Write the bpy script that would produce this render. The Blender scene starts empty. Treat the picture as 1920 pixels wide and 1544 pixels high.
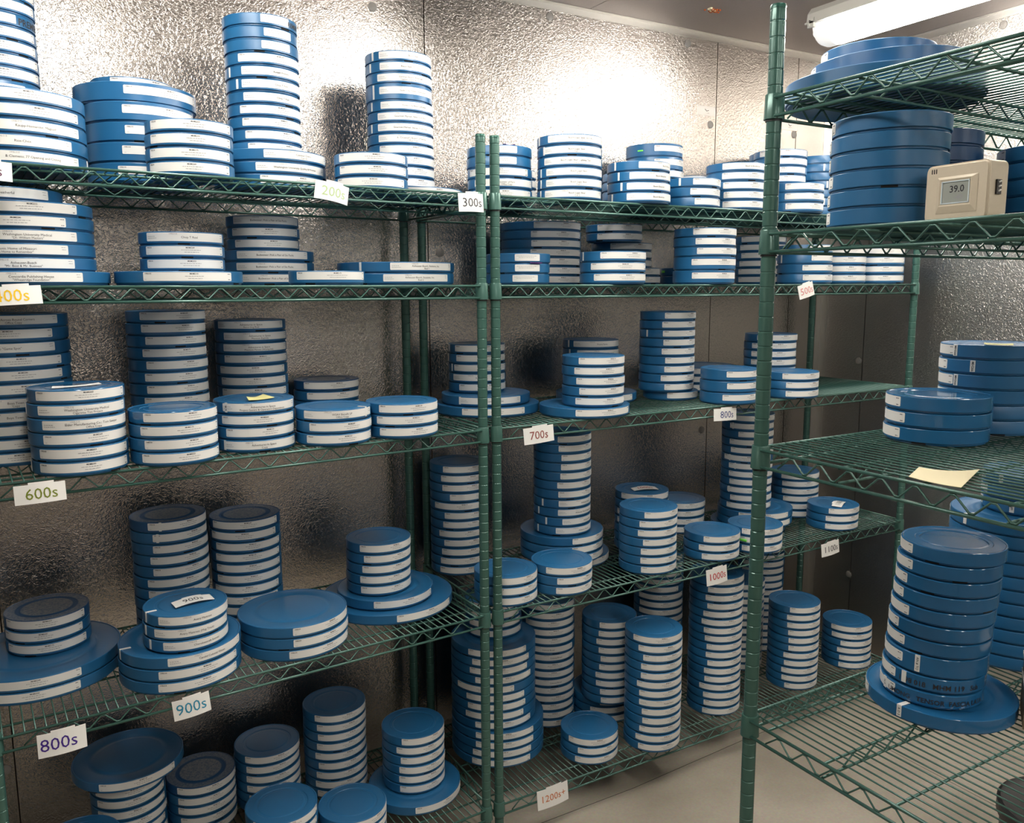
import bpy, bmesh, math, random
from mathutils import Matrix, Vector
random.seed(7)
PI = math.pi
R = math.radians
SC = bpy.context.scene
COL = SC.collection

# ------------------------------------------------------------------ camera
cam_d = bpy.data.cameras.new('camera')
cam = bpy.data.objects.new('camera', cam_d)
COL.objects.link(cam)
cam_d.sensor_fit = 'HORIZONTAL'
cam_d.sensor_width = 36.0
cam_d.lens = 29.473
cam_d.clip_start = 0.02
_R = Vector((0.86211787, -0.50668892, -0.00437125))
_U = Vector((0.07765157, 0.12358741, 0.98929085))
_F = Vector((0.50072248, 0.85322476, -0.14589211))
cam.matrix_world = Matrix((( _R.x, _U.x, -_F.x, 0), (_R.y, _U.y, -_F.y, 0), (_R.z, _U.z, -_F.z, 0), (0, 0, 0, 1)))
SC.camera = cam

# ------------------------------------------------------------------ world, exposure
w = bpy.data.worlds.new('world')
SC.world = w
w.use_nodes = True
w.node_tree.nodes['Background'].inputs[0].default_value = (0.9, 0.92, 1.0, 1)
w.node_tree.nodes['Background'].inputs[1].default_value = 0.05
SC.view_settings.view_transform = 'Standard'
SC.view_settings.look = 'None'
SC.view_settings.exposure = 1.5
SC.view_settings.gamma = 1.0
SC.view_settings.use_curve_mapping = False
LAMP_W = 13.0          # emission strength of the lit fluorescent diffusers

# ------------------------------------------------------------------ materials
def new_mat(name):
    m = bpy.data.materials.new(name)
    m.use_nodes = True
    nt = m.node_tree
    return m, nt, nt.nodes['Principled BSDF']

def simple(name, col, rough=0.5, metal=0.0, spec=0.5, noise=0.0, nscale=40.0, bump=0.0):
    m, nt, b = new_mat(name)
    b.inputs['Base Color'].default_value = (*col, 1)
    b.inputs['Roughness'].default_value = rough
    b.inputs['Metallic'].default_value = metal
    b.inputs['Specular IOR Level'].default_value = spec
    if noise or bump:
        tc = nt.nodes.new('ShaderNodeTexCoord')
        n = nt.nodes.new('ShaderNodeTexNoise')
        n.inputs['Scale'].default_value = nscale
        n.inputs['Detail'].default_value = 4
        nt.links.new(tc.outputs['Object'], n.inputs['Vector'])
        if noise:
            mx = nt.nodes.new('ShaderNodeMix')
            mx.data_type = 'RGBA'
            mx.inputs['A'].default_value = (*[c * (1 - noise) for c in col], 1)
            mx.inputs['B'].default_value = (*[min(1, c * (1 + noise)) for c in col], 1)
            nt.links.new(n.outputs['Fac'], mx.inputs['Factor'])
            nt.links.new(mx.outputs['Result'], b.inputs['Base Color'])
        if bump:
            bp = nt.nodes.new('ShaderNodeBump')
            bp.inputs['Strength'].default_value = bump
            bp.inputs['Distance'].default_value = 0.001
            nt.links.new(n.outputs['Fac'], bp.inputs['Height'])
            nt.links.new(bp.outputs['Normal'], b.inputs['Normal'])
    return m

def emissive(name, col, strength):
    m, nt, b = new_mat(name)
    b.inputs['Base Color'].default_value = (0.8, 0.8, 0.8, 1)
    b.inputs['Emission Color'].default_value = (*col, 1)
    b.inputs['Emission Strength'].default_value = strength
    return m

def stucco(name, col, rough, strength, scale=95.0, dist=0.0016):
    """embossed aluminium sheet: wormy relief, metal"""
    m, nt, b = new_mat(name)
    b.inputs['Base Color'].default_value = (*col, 1)
    b.inputs['Metallic'].default_value = 1.0
    b.inputs['Roughness'].default_value = rough
    tc = nt.nodes.new('ShaderNodeTexCoord')
    n = nt.nodes.new('ShaderNodeTexNoise')
    n.inputs['Scale'].default_value = scale
    n.inputs['Detail'].default_value = 1.0
    n.inputs['Roughness'].default_value = 0.4
    n.inputs['Distortion'].default_value = 0.9
    nt.links.new(tc.outputs['Object'], n.inputs['Vector'])
    a = nt.nodes.new('ShaderNodeMath'); a.operation = 'SUBTRACT'; a.inputs[1].default_value = 0.5
    nt.links.new(n.outputs['Fac'], a.inputs[0])
    c = nt.nodes.new('ShaderNodeMath'); c.operation = 'ABSOLUTE'
    nt.links.new(a.outputs[0], c.inputs[0])
    d = nt.nodes.new('ShaderNodeMath'); d.operation = 'MULTIPLY'; d.inputs[1].default_value = 6.0; d.use_clamp = True
    nt.links.new(c.outputs[0], d.inputs[0])
    bp = nt.nodes.new('ShaderNodeBump')
    bp.inputs['Strength'].default_value = strength
    bp.inputs['Distance'].default_value = dist
    nt.links.new(d.outputs[0], bp.inputs['Height'])
    nt.links.new(bp.outputs['Normal'], b.inputs['Normal'])
    # faint grime: broad variation of tone
    g = nt.nodes.new('ShaderNodeTexNoise')
    g.inputs['Scale'].default_value = 1.7
    g.inputs['Detail'].default_value = 5
    nt.links.new(tc.outputs['Object'], g.inputs['Vector'])
    mx = nt.nodes.new('ShaderNodeMix'); mx.data_type = 'RGBA'
    mx.inputs['A'].default_value = (*[v * 0.86 for v in col], 1)
    mx.inputs['B'].default_value = (*[min(1, v * 1.1) for v in col], 1)
    nt.links.new(g.outputs['Fac'], mx.inputs['Factor'])
    nt.links.new(mx.outputs['Result'], b.inputs['Base Color'])
    return m

def concrete(name):
    m, nt, b = new_mat(name)
    b.inputs['Roughness'].default_value = 0.62
    tc = nt.nodes.new('ShaderNodeTexCoord')
    n1 = nt.nodes.new('ShaderNodeTexNoise'); n1.inputs['Scale'].default_value = 3.0; n1.inputs['Detail'].default_value = 8
    n2 = nt.nodes.new('ShaderNodeTexNoise'); n2.inputs['Scale'].default_value = 120.0; n2.inputs['Detail'].default_value = 3
    nt.links.new(tc.outputs['Object'], n1.inputs['Vector'])
    nt.links.new(tc.outputs['Object'], n2.inputs['Vector'])
    r = nt.nodes.new('ShaderNodeValToRGB')
    r.color_ramp.elements[0].position = 0.3; r.color_ramp.elements[0].color = (0.31, 0.27, 0.215, 1)
    r.color_ramp.elements[1].position = 0.7; r.color_ramp.elements[1].color = (0.46, 0.41, 0.34, 1)
    nt.links.new(n1.outputs['Fac'], r.inputs['Fac'])
    mx = nt.nodes.new('ShaderNodeMix'); mx.data_type = 'RGBA'; mx.blend_type = 'MULTIPLY'
    mx.inputs['Factor'].default_value = 0.35
    nt.links.new(r.outputs['Color'], mx.inputs['A'])
    nt.links.new(n2.outputs['Color'], mx.inputs['B'])
    nt.links.new(mx.outputs['Result'], b.inputs['Base Color'])
    bp = nt.nodes.new('ShaderNodeBump'); bp.inputs['Strength'].default_value = 0.15; bp.inputs['Distance'].default_value = 0.002
    nt.links.new(n2.outputs['Fac'], bp.inputs['Height'])
    nt.links.new(bp.outputs['Normal'], b.inputs['Normal'])
    return m

def dusty_lid(name, col):
    """blue plastic lid with grey dust scuffed over the raised areas"""
    m, nt, b = new_mat(name)
    tc = nt.nodes.new('ShaderNodeTexCoord')
    n = nt.nodes.new('ShaderNodeTexNoise'); n.inputs['Scale'].default_value = 240.0; n.inputs['Detail'].default_value = 4
    nt.links.new(tc.outputs['Object'], n.inputs['Vector'])
    sp = nt.nodes.new('ShaderNodeSeparateXYZ'); nt.links.new(tc.outputs['Object'], sp.inputs[0])
    l = nt.nodes.new('ShaderNodeVectorMath'); l.operation = 'LENGTH'
    cx = nt.nodes.new('ShaderNodeCombineXYZ')
    nt.links.new(sp.outputs['X'], cx.inputs['X']); nt.links.new(sp.outputs['Y'], cx.inputs['Y'])
    nt.links.new(cx.outputs[0], l.inputs[0])
    ring = nt.nodes.new('ShaderNodeValToRGB')
    e = ring.color_ramp.elements
    e[0].position = 0.0; e[0].color = (1, 1, 1, 1)
    e[1].position = 1.0; e[1].color = (0, 0, 0, 1)
    for p, v in ((0.545, 1), (0.575, 0), (0.665, 0), (0.70, 0.75), (0.9, 0.75), (0.93, 0)):
        q = e.new(p); q.color = (v, v, v, 1)
    sc = nt.nodes.new('ShaderNodeMath'); sc.operation = 'MULTIPLY'; sc.inputs[1].default_value = 1 / 0.09 * 0.95
    nt.links.new(l.outputs['Value'], sc.inputs[0]); nt.links.new(sc.outputs[0], ring.inputs['Fac'])
    up = nt.nodes.new('ShaderNodeSeparateXYZ'); nt.links.new(tc.outputs['Normal'], up.inputs[0])
    mu = nt.nodes.new('ShaderNodeMath'); mu.operation = 'MULTIPLY'
    nt.links.new(ring.outputs['Color'], mu.inputs[0]); nt.links.new(up.outputs['Z'], mu.inputs[1])
    r2 = nt.nodes.new('ShaderNodeMapRange'); r2.inputs['From Min'].default_value = 0.22; r2.inputs['From Max'].default_value = 0.62
    nt.links.new(n.outputs['Fac'], r2.inputs['Value'])
    mu2 = nt.nodes.new('ShaderNodeMath'); mu2.operation = 'MULTIPLY'; mu2.use_clamp = True
    nt.links.new(mu.outputs[0], mu2.inputs[0]); nt.links.new(r2.outputs[0], mu2.inputs[1])
    mx = nt.nodes.new('ShaderNodeMix'); mx.data_type = 'RGBA'
    mx.inputs['A'].default_value = (*col, 1); mx.inputs['B'].default_value = (0.27, 0.28, 0.29, 1)
    nt.links.new(mu2.outputs[0], mx.inputs['Factor']); nt.links.new(mx.outputs['Result'], b.inputs['Base Color'])
    b.inputs['Roughness'].default_value = 0.5
    return m

BLUE = (0.017, 0.118, 0.268)
M = {}
M['blue'] = simple('blue_plastic', BLUE, 0.33, 0, 0.5, noise=0.10, nscale=14, bump=0.06)
M['navy'] = simple('navy_plastic', (0.012, 0.07, 0.20), 0.30, 0, 0.5, noise=0.10, nscale=14)  # can blue darkened, stands in for the shade on one stack
M['gloss'] = simple('glossy_blue_plastic', (0.016, 0.112, 0.26), 0.13, 0, 0.6, noise=0.08, nscale=14)
M['dusty'] = dusty_lid('dusty_blue_plastic', (0.010, 0.075, 0.20))
M['slot'] = simple('black_slot', (0.002, 0.002, 0.004), 0.8)
M['paper'] = simple('white_label_paper', (0.74, 0.73, 0.705), 0.5, 0, 0.35)
M['ink'] = simple('black_ink', (0.02, 0.02, 0.025), 0.6)
M['greyink'] = simple('grey_ink', (0.30, 0.30, 0.31), 0.7)
M['green'] = simple('green_epoxy', (0.054, 0.133, 0.110), 0.26, 0.25, 0.6, noise=0.12, nscale=25)
M['greendark'] = simple('dark_green_epoxy', (0.012, 0.085, 0.062), 0.32, 0.25, 0.6)
M['black'] = simple('black_plastic', (0.008, 0.008, 0.009), 0.45)
M['alu'] = stucco('embossed_aluminium', (0.49, 0.455, 0.425), 0.26, 0.31, 118.0, 0.0012)
M['alu_end'] = stucco('embossed_aluminium_end', (0.60, 0.57, 0.54), 0.33, 0.40, 118.0, 0.0012)
M['ceil'] = stucco('ceiling_aluminium', (0.42, 0.37, 0.35), 0.42, 0.12)
M['trim'] = simple('aluminium_trim', (0.70, 0.67, 0.63), 0.35, 1.0)
M['seam'] = simple('dark_joint', (0.03, 0.025, 0.02), 0.8)
M['cap'] = simple('grey_cap', (0.30, 0.28, 0.26), 0.5)
M['plate'] = simple('brushed_plate', (0.62, 0.60, 0.58), 0.45, 0.8)
M['floor'] = concrete('concrete_floor')
M['rust'] = simple('orange_rust', (0.45, 0.10, 0.02), 0.9, noise=0.5, nscale=150)
M['card'] = simple('white_card', (0.80, 0.79, 0.76), 0.5)
M['cream'] = simple('cream_paper', (0.80, 0.70, 0.45), 0.6)
M['yellow'] = simple('yellow_note', (0.85, 0.80, 0.35), 0.6)
M['purple'] = simple('purple_paper', (0.10, 0.03, 0.16), 0.7)
M['neon'] = simple('green_tag', (0.20, 0.85, 0.10), 0.6)
M['beige'] = simple('beige_abs', (0.58, 0.50, 0.38), 0.45, noise=0.04, nscale=200)
M['lcd'] = simple('lcd_grey', (0.34, 0.36, 0.33), 0.15)
M['lcdframe'] = simple('pale_blue_bezel', (0.62, 0.70, 0.74), 0.35)
M['housing'] = simple('lamp_housing', (0.66, 0.64, 0.58), 0.5)
M['diffuser'] = emissive('lit_diffuser', (1.0, 0.955, 0.875), LAMP_W)
M['diffuser_dim'] = emissive('lit_diffuser_aged', (1.0, 0.955, 0.875), LAMP_W * 0.85)  # weaker glow for the added fill row
M['clear'] = emissive('lit_diffuser_end', (1.0, 0.95, 0.88), 0.22)
M['tube'] = emissive('tube_end', (1.0, 0.96, 0.9), 0.7)
M['rustybox'] = simple('brown_perforated_metal', (0.22, 0.17, 0.11), 0.6, 0.4, noise=0.4, nscale=60)
for k, c in dict(olive=(0.16, 0.20, 0.01), teal=(0.02, 0.24, 0.38), violet=(0.045, 0.01, 0.22), brown=(0.26, 0.05, 0.04),
                 blueink=(0.03, 0.05, 0.20), pink=(0.60, 0.20, 0.20), red=(0.50, 0.01, 0.02), darkgrey=(0.04, 0.04, 0.05),
                 palegreen=(0.40, 0.52, 0.28), gold=(0.85, 0.52, 0.0), orange=(0.60, 0.17, 0.05), maroon=(0.10, 0.02, 0.06),
                 purpleink=(0.03, 0.015, 0.12)).items():
    M['ink_' + k] = simple('ink_' + k, c, 0.6)

# ------------------------------------------------------------------ mesh helpers
class MB:
    def __init__(self):
        self.v = []; self.f = []; self.mi = []; self.mats = []; self.sm = []
    def mat(self, m):
        if m not in self.mats: self.mats.append(m)
        return self.mats.index(m)
    def add(self, vs, fs, m, smooth=False):
        o = len(self.v); i = self.mat(m)
        self.v += [tuple(p) for p in vs]
        for f in fs:
            self.f.append(tuple(k + o for k in f)); self.mi.append(i); self.sm.append(smooth)
    def box(self, a, b, m):
        x0, y0, z0 = a; x1, y1, z1 = b
        vs = [(x0,y0,z0),(x1,y0,z0),(x1,y1,z0),(x0,y1,z0),(x0,y0,z1),(x1,y0,z1),(x1,y1,z1),(x0,y1,z1)]
        self.add(vs, [(0,3,2,1),(4,5,6,7),(0,1,5,4),(1,2,6,5),(2,3,7,6),(3,0,4,7)], m)
    def tube(self, pts, r, m, seg=6, cap=True):
        pts = [Vector(p) for p in pts]; n = len(pts); vs = []; fs = []
        for i, p in enumerate(pts):
            if i == 0: d = pts[1] - p
            elif i == n - 1: d = p - pts[i-1]
            else: d = (pts[i+1] - p).normalized() + (p - pts[i-1]).normalized()
            d.normalize()
            up = Vector((0,0,1)) if abs(d.z) < 0.9 else Vector((1,0,0))
            a = d.cross(up).normalized(); b = d.cross(a)
            k = 1.0
            if 0 < i < n - 1:
                c = d.dot((pts[i+1] - p).normalized()); k = min(1.5, 1 / max(c, .5))
            for s in range(seg):
                t = 2 * PI * s / seg
                vs.append(p + (a * math.cos(t) + b * math.sin(t)) * r * (1 if k == 1.0 else 1.05))
        for i in range(n - 1):
            for s in range(seg):
                q = (s + 1) % seg
                fs.append((i*seg+s, i*seg+q, (i+1)*seg+q, (i+1)*seg+s))
        if cap:
            fs.append(tuple(range(seg-1, -1, -1))); fs.append(tuple((n-1)*seg+s for s in range(seg)))
        self.add(vs, fs, m, True)
    def lathe(self, prof, m, seg=48, center=(0,0,0), close=True):
        """profile of (radius, z) revolved about z; radius 0 ends are closed with a fan"""
        cx, cy, cz = center; vs = []; fs = []; idx = []
        for (r, z) in prof:
            if r < 1e-6:
                idx.append([len(vs)]); vs.append((cx, cy, cz + z))
            else:
                idx.append(list(range(len(vs), len(vs) + seg)))
                for s in range(seg):
                    t = 2 * PI * s / seg
                    vs.append((cx + r*math.cos(t), cy + r*math.sin(t), cz + z))
        for a, b in zip(idx[:-1], idx[1:]):
            for s in range(seg):
                q = (s + 1) % seg
                if len(a) == 1 and len(b) == 1: continue
                if len(a) == 1: fs.append((a[0], b[q], b[s]))
                elif len(b) == 1: fs.append((a[s], a[q], b[0]))
                else: fs.append((a[s], a[q], b[q], b[s]))
        self.add(vs, fs, m, True)
    def mesh(self, name):
        me = bpy.data.meshes.new(name)
        me.from_pydata(self.v, [], self.f)
        for m in self.mats: me.materials.append(m)
        me.polygons.foreach_set('material_index', self.mi)
        me.polygons.foreach_set('use_smooth', self.sm)
        me.update()
        return me
    def build(self, name, parent=None):
        return link(name, self.mesh(name), parent)

def link(name, me, parent=None):
    o = bpy.data.objects.new(name, me)
    COL.objects.link(o)
    if parent is not None: o.parent = parent
    return o

def sharp(me, ang=35):
    bm = bmesh.new(); bm.from_mesh(me)
    for e in bm.edges:
        if len(e.link_faces) == 2 and e.calc_face_angle(0) > R(ang): e.smooth = False
    bm.to_mesh(me); bm.free()
    return me

def tag(o, label=None, cat=None, group=None, kind=None):
    if label: o['label'] = label
    if cat: o['category'] = cat
    if group: o['group'] = group
    if kind: o['kind'] = kind
    return o

def empty(name, loc=(0,0,0), rz=0.0):
    o = bpy.data.objects.new(name, None)
    o.empty_display_size = 0.05
    COL.objects.link(o); o.location = loc; o.rotation_euler = (0, 0, rz)
    return o

# lettering -> flat triangles, cached
_tx = {}
def text2d(s, size=1.0, bold=False):
    k = (s, bold)
    if k not in _tx:
        cu = bpy.data.curves.new('t', 'FONT'); cu.body = s; cu.resolution_u = 2
        cu.align_x = 'CENTER'; cu.align_y = 'CENTER'
        if bold: cu.offset = 0.018
        ob = bpy.data.objects.new('t', cu); COL.objects.link(ob)
        dg = bpy.context.evaluated_depsgraph_get()
        me = ob.evaluated_get(dg).to_mesh()
        vs = [(v.co.x, v.co.y) for v in me.vertices]; fs = [tuple(p.vertices) for p in me.polygons]
        ob.evaluated_get(dg).to_mesh_clear()
        bpy.data.objects.remove(ob); bpy.data.curves.remove(cu)
        _tx[k] = (vs, fs)
    vs, fs = _tx[k]
    return [(x*size, y*size) for x, y in vs], fs

# ------------------------------------------------------------------ room shell
ZF, ZC = -1.55, 0.905          # floor, ceiling (camera height is z = 0)
YW, XE = 2.40, 2.916           # aluminium wall behind the racks, end wall
XL, YB = -3.0, -2.3

def panel_wall(name, axis, pos, lo, hi, seams, mat, out):
    """wall of butted sheets with narrow dark joints; axis 'y' = plane at y=pos"""
    mb = MB(); g = 0.0016; th = 0.012
    cuts = [lo] + sorted(s for s in seams if lo < s < hi) + [hi]
    for a, b in zip(cuts[:-1], cuts[1:]):
        a2 = a + (g if a != lo else 0); b2 = b - (g if b != hi else 0)
        if axis == 'y': mb.box((a2, min(pos, pos+out*th), ZF), (b2, max(pos, pos+out*th), ZC), mat)
        else: mb.box((min(pos, pos+out*th), a2, ZF), (max(pos, pos+out*th), b2, ZC), mat)
    p2, p3 = pos + out*th, pos + out*0.08
    if axis == 'y': mb.box((lo, min(p2, p3), ZF), (hi, max(p2, p3), ZC), M['seam'])
    else: mb.box((min(p2, p3), lo, ZF), (max(p2, p3), hi, ZC), M['seam'])
    return tag(mb.build(name), kind='structure')

wall_back = panel_wall('wall_back', 'y', YW, XL, XE, [-2.46, -1.28, -0.094, 1.111, 2.289, 2.718], M['alu'], 1)
wall_right = panel_wall('wall_right', 'x', XE, YB, YW, [2.185, 1.0, -0.19, -1.38], M['alu_end'], 1)
wall_left = panel_wall('wall_left', 'x', XL, YB, YW, [1.2, 0.0, -1.2], M['alu_end'], -1)
wall_front = panel_wall('wall_front', 'y', YB, XL, XE, [-1.8, -0.6, 0.6, 1.8], M['alu_end'], -1)
mb = MB(); mb.box((XL-.1, YB-.1, ZF-.1), (XE+.1, YW+.1, ZF), M['floor'])
# fine control joints and hairline cracks in the slab (dark inlaid lines)
for pts in (((-2.9, 1.88), (1.25, 1.900), (1.55, 1.899), (2.04, 1.926), (2.9, 1.95)), ((2.41, -2.2), (2.42, -.5), (2.43, 1.93))):
    mb.tube([(x, y, ZF - .0005) for x, y in pts], .0012, M['seam'], 5)
tag(mb.build('floor'), kind='structure')
ceil = MB()
for a, b in ((XL-.1, -1.9), (-1.9, -.7), (-.7, .5), (.5, 1.7), (1.7, XE+.1)):
    ceil.box((a+.001, YB-.1, ZC), (b-.001, YW+.1, ZC+.08), M['ceil'])
ceiling = tag(ceil.build('ceiling'), kind='structure')

def strip(name, a, b, prof_dirs, m=M['trim'], w_=0.028, t=0.0016):
    """L-shaped corner strip from a to b with legs along prof_dirs"""
    a, b = Vector(a), Vector(b); mb = MB()
    for d in prof_dirs:
        d = Vector(d); other = [Vector(q) for q in prof_dirs if q != tuple(d)][0]
        vs = [a, b, b + d*w_, a + d*w_]; vs += [p + other*t for p in vs]
        mb.add(vs, [(0,1,2,3),(4,7,6,5),(0,4,5,1),(1,5,6,2),(2,6,7,3),(3,7,4,0)], m)
    return tag(mb.build(name), kind='structure')
strip('trim_1', (XL, YW-.0005, ZC-.0005), (XE, YW-.0005, ZC-.0005), [(0,-1,0), (0,0,-1)], w_=0.020)
strip('trim_2', (XE-.0005, YB, ZC-.0005), (XE-.0005, YW, ZC-.0005), [(-1,0,0), (0,0,-1)], w_=0.020)
strip('trim_3', (XE-.0005, YW-.0005, ZF), (XE-.0005, YW-.0005, ZC), [(-1,0,0), (0,-1,0)], w_=0.034)

def disc(name, loc, normal, r, t, m, parent):
    mb = MB(); mb.lathe([(0, 0), (r, 0), (r, t*.6), (r*.86, t), (0, t)], m, 28)
    o = mb.build(name, parent); sharp(o.data)
    o.rotation_euler = Vector(normal).to_track_quat('Z', 'Y').to_euler(); o.location = loc
    return o
for p in ((1.556, .865), (2.144, .862), (2.262, .593), (2.708, .595), (-.116, -1.229), (1.151, .11), (-.15, .80), (.95, .80), (2.262, -.55), (2.262,-1.1)):
    disc('panel_cap', (p[0], YW, p[1]), (0,-1,0), .0135, .003, M['cap'], wall_back)
for p in ((2.203, -.297), (2.194, -1.191), (1.716, .862), (1.03, .862)):
    disc('panel_cap', (XE, p[0], p[1]), (-1,0,0), .0135, .003, M['cap'], wall_right)
for (cx_, cz_) in ((2.241, .640), (2.680, .627)):
    mb = MB(); mb.box((cx_-.045, YW-.0012, cz_-.017), (cx_+.045, YW+.001, cz_+.017), M['plate'])
    mb.tube([(cx_-.008, YW-.0018, cz_+.006), (cx_+.0, YW-.0018, cz_-.001), (cx_+.010, YW-.0018, cz_+.002)], .0009, M['seam'], 5)
    mb.tube([(cx_-.006, YW-.0015, cz_-.008), (cx_+.012, YW-.0015, cz_-.007)], .0005, M['cap'], 5)
    mb.build('wall_plate', wall_back)
mb = MB()
for q in range(26):
    a = random.uniform(0, 2*PI); d = random.uniform(0, 1)**.7
    x, y = 2.06 + math.cos(a)*d*.035, 2.19 + math.sin(a)*d*.018; s = random.uniform(.003, .007)
    mb.lathe([(0, 0), (s*.7, .0008), (s, .0035), (s*.9, .006)], M['rust'] if q % 3 else M['cream'], 8, (x, y, ZC-.0045))
mb.build('sealant_blob', ceiling)

# ------------------------------------------------------------------ fluorescent lamps (vapour-tight battens running along y) and an added fill row
def lamp(x, y1, label, dm='diffuser'):
    L = 1.27; root = empty('ceiling_lamp', (x, y1 - L/2, ZC)); h = L/2
    tag(root, label, 'lamp', 'fluorescent ceiling battens')
    def section(mb, pts, ya, yb, m, smooth=False):
        n = len(pts); vs = [(p[0], ya, p[1]) for p in pts] + [(p[0], yb, p[1]) for p in pts]
        fs = [(i, (i+1) % n, n+(i+1) % n, n+i) for i in range(n)]
        mb.add(vs, fs, m, smooth); mb.add(vs, [tuple(range(n-1, -1, -1)), tuple(range(n, 2*n))], m)
    mb = MB()
    section(mb, [(-.05, 0), (-.066, -.020), (-.070, -.048), (.070, -.048), (.066, -.020), (.05, 0)], -h, h, M['housing'])
    mb.box((-.074, -h-.004, -.053), (.074, h+.004, -.047), M['housing'])
    mb.build('housing', root)
    def arc(k, n=14): return [(.064*k*math.cos(PI*i/n), -.053 - .068*k*math.sin(PI*i/n)) for i in range(n+1)]
    mb = MB(); section(mb, arc(1), -h+.07, h-.07, M[dm], True); mb.build('lit_diffuser', root)
    for s in (-1, 1):
        mb = MB(); n = 14; rings = []
        for j, (yy, k) in enumerate(((h-.07, .995), (h-.03, .98), (h-.012, .86), (h-.004, .6), (h-.002, .1))):
            rings.append([(p[0], s*yy, p[1]) for p in arc(k, n)])
        vs = [p for r_ in rings for p in r_]; fs = []
        for j in range(len(rings)-1):
            for i in range(n):
                a = j*(n+1)+i; fs.append((a, a+1, a+n+2, a+n+1))
        mb.add(vs, fs, M['clear'], True); mb.build('diffuser_end', root)
        for dx in (-.028, .028):
            mb = MB(); mb.lathe([(0, 0), (.013, 0), (.013, .045), (0, .045)], M['tube'], 16)
            o = mb.build('tube_holder', root); o.rotation_euler = (PI/2*s, 0, 0); o.location = (dx, s*(h-.004), -.075)
    for yy in (-h+.02, h-.02, -.3, .3):
        for s in (-1, 1):
            mb = MB(); mb.box((s*.070-.004, yy-.012, -.066), (s*.070+.006, yy+.012, -.036), M['housing'])
            mb.tube([(s*.078, yy, -.062), (s*.084, yy, -.054), (s*.078, yy, -.046)], .003, M['housing'], 6)
            mb.build('latch', root)
    return root
lamp(2.385, 2.02, 'lit fluorescent batten on the ceiling above the right rack')
lamp(1.20, 2.03, 'lit fluorescent batten over the middle of the aisle, above frame')
lamp(0.16, 2.03, 'lit fluorescent batten over the left of the aisle, above frame')
lamp(2.385, -.35, 'lit fluorescent batten behind the right rack, above frame', 'diffuser_dim')  # unseen rear row, added to brighten the lower shelf fronts
lamp(1.20, -.35, 'lit fluorescent batten over the camera, above frame', 'diffuser_dim')
lamp(0.16, -.35, 'lit fluorescent batten left of the camera, above frame', 'diffuser_dim')

# ------------------------------------------------------------------ wire shelving
_post = {}
def post_mesh(h):
    k = round(h, 3)
    if k not in _post:
        mb = MB(); r = .0127; prof = [(0, 0), (r*.9, 0), (r, .003)]; z = .0254
        while z < h - .01:
            for dr, dz in ((0, -.0016), (-.0009, -.0005), (-.0009, .0005), (0, .0016)): prof.append((r+dr, z+dz))
            z += .0254
        prof += [(r, h-.006), (r*.97, h-.001)]
        mb.lathe(prof, M['green'], 24); me = mb.mesh('post'); _post[k] = sharp(me, 25)
    return _post[k]
def collar_mesh():
    mb = MB()
    mb.lathe([(.0128, .0405), (.0150, .0405), (.0156, .039), (.0170, .004), (.0172, 0), (.0128, 0)], M['green'], 28)
    mb.lathe([(.0128, -.001), (.0140, -.001), (.0140, -.0035), (.0128, -.0035)], M['black'], 24)
    me = mb.mesh('collar'); return sharp(me)
COLLAR = collar_mesh()
def cap_mesh():
    mb = MB(); mb.lathe([(.0129, 0), (.0131, .004), (.0120, .0065), (0, .0072)], M['greendark'], 24); return sharp(mb.mesh('cap'))
CAPM = cap_mesh()
DR = 0.0067
def shelf_mesh(L, D, phase=0):
    """ledge of double side rails, zigzag wires and cross wires; local x 0..L, y 0..D, z=0 at the collar top"""
    mb = MB(); g = M['green']; off = .0145; rr = .0030
    for y, s in ((0, -1), (D, 1)):
        yy = y + s*0.010
        mb.tube([(.010, yy, -DR), (L-.010, yy, -DR)], rr, g, 8); mb.tube([(.010, yy, -DR-.030), (L-.010, yy, -DR-.030)], rr, g, 8)
        n = int((L-.06)/.0285); n -= n % 2; a = (L - n*.0285)/2; pts = []
        for i in range(n+1):
            x = a + i*.0285; z = -DR - (.0045 if (i+phase) % 2 else .0255); e = .0035
            if i not in (0, n): pts += [(x-e, yy, z), (x+e, yy, z)]
            else: pts.append((x, yy, z))
        mb.tube(pts, .0017, g, 6)
    for x, s in ((0, -1), (L, 1)):
        xx = x + s*0.010
        mb.tube([(xx, .010, -DR), (xx, D-.010, -DR)], rr, g, 8); mb.tube([(xx, .010, -DR-.030), (xx, D-.010, -DR-.030)], rr, g, 8)
        n = int((D-.06)/.0285); n -= n % 2; a = (D - n*.0285)/2; pts = []
        for i in range(n+1):
            y = a + i*.0285; z = -DR - (.0045 if (i+phase) % 2 else .0255); e = .0035
            if i not in (0, n): pts += [(xx, y-e, z), (xx, y+e, z)]
            else: pts.append((xx, y, z))
        mb.tube(pts, .0017, g, 6)
    n = int(round((L-.03)/.0190)); st = (L-.03)/n
    for i in range(n+1):
        x = .015 + i*st
        mb.tube([(x, -.011, -.0052), (x, D+.011, -.0052)], .0015, g, 6)
    # lengthwise supports below the cross wires
    for y in (.047, D-.047) + ((D*.5,) if D > .5 else ()):
        mb.tube([(-.008, y, -.0094), (L+.008, y, -.0094)], .0025, g, 6)
    for y in ((D*.28, D*.72) if D > .5 else (D*.5,)):
        mb.tube([(-.008, y, -.0094), (L+.008, y, -.0094)], .0025, g, 6)
        mb.tube([(-.008, y, -.034), (L+.008, y, -.034)], .0025, g, 6)
        k = int((L-.06)/.0285); a = (L-k*.0285)/2
        mb.tube([(a+i*.0285, y, -.012 if i % 2 else -.031) for i in range(k+1)], .0017, g, 6)
    return mb.mesh('shelf')

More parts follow.
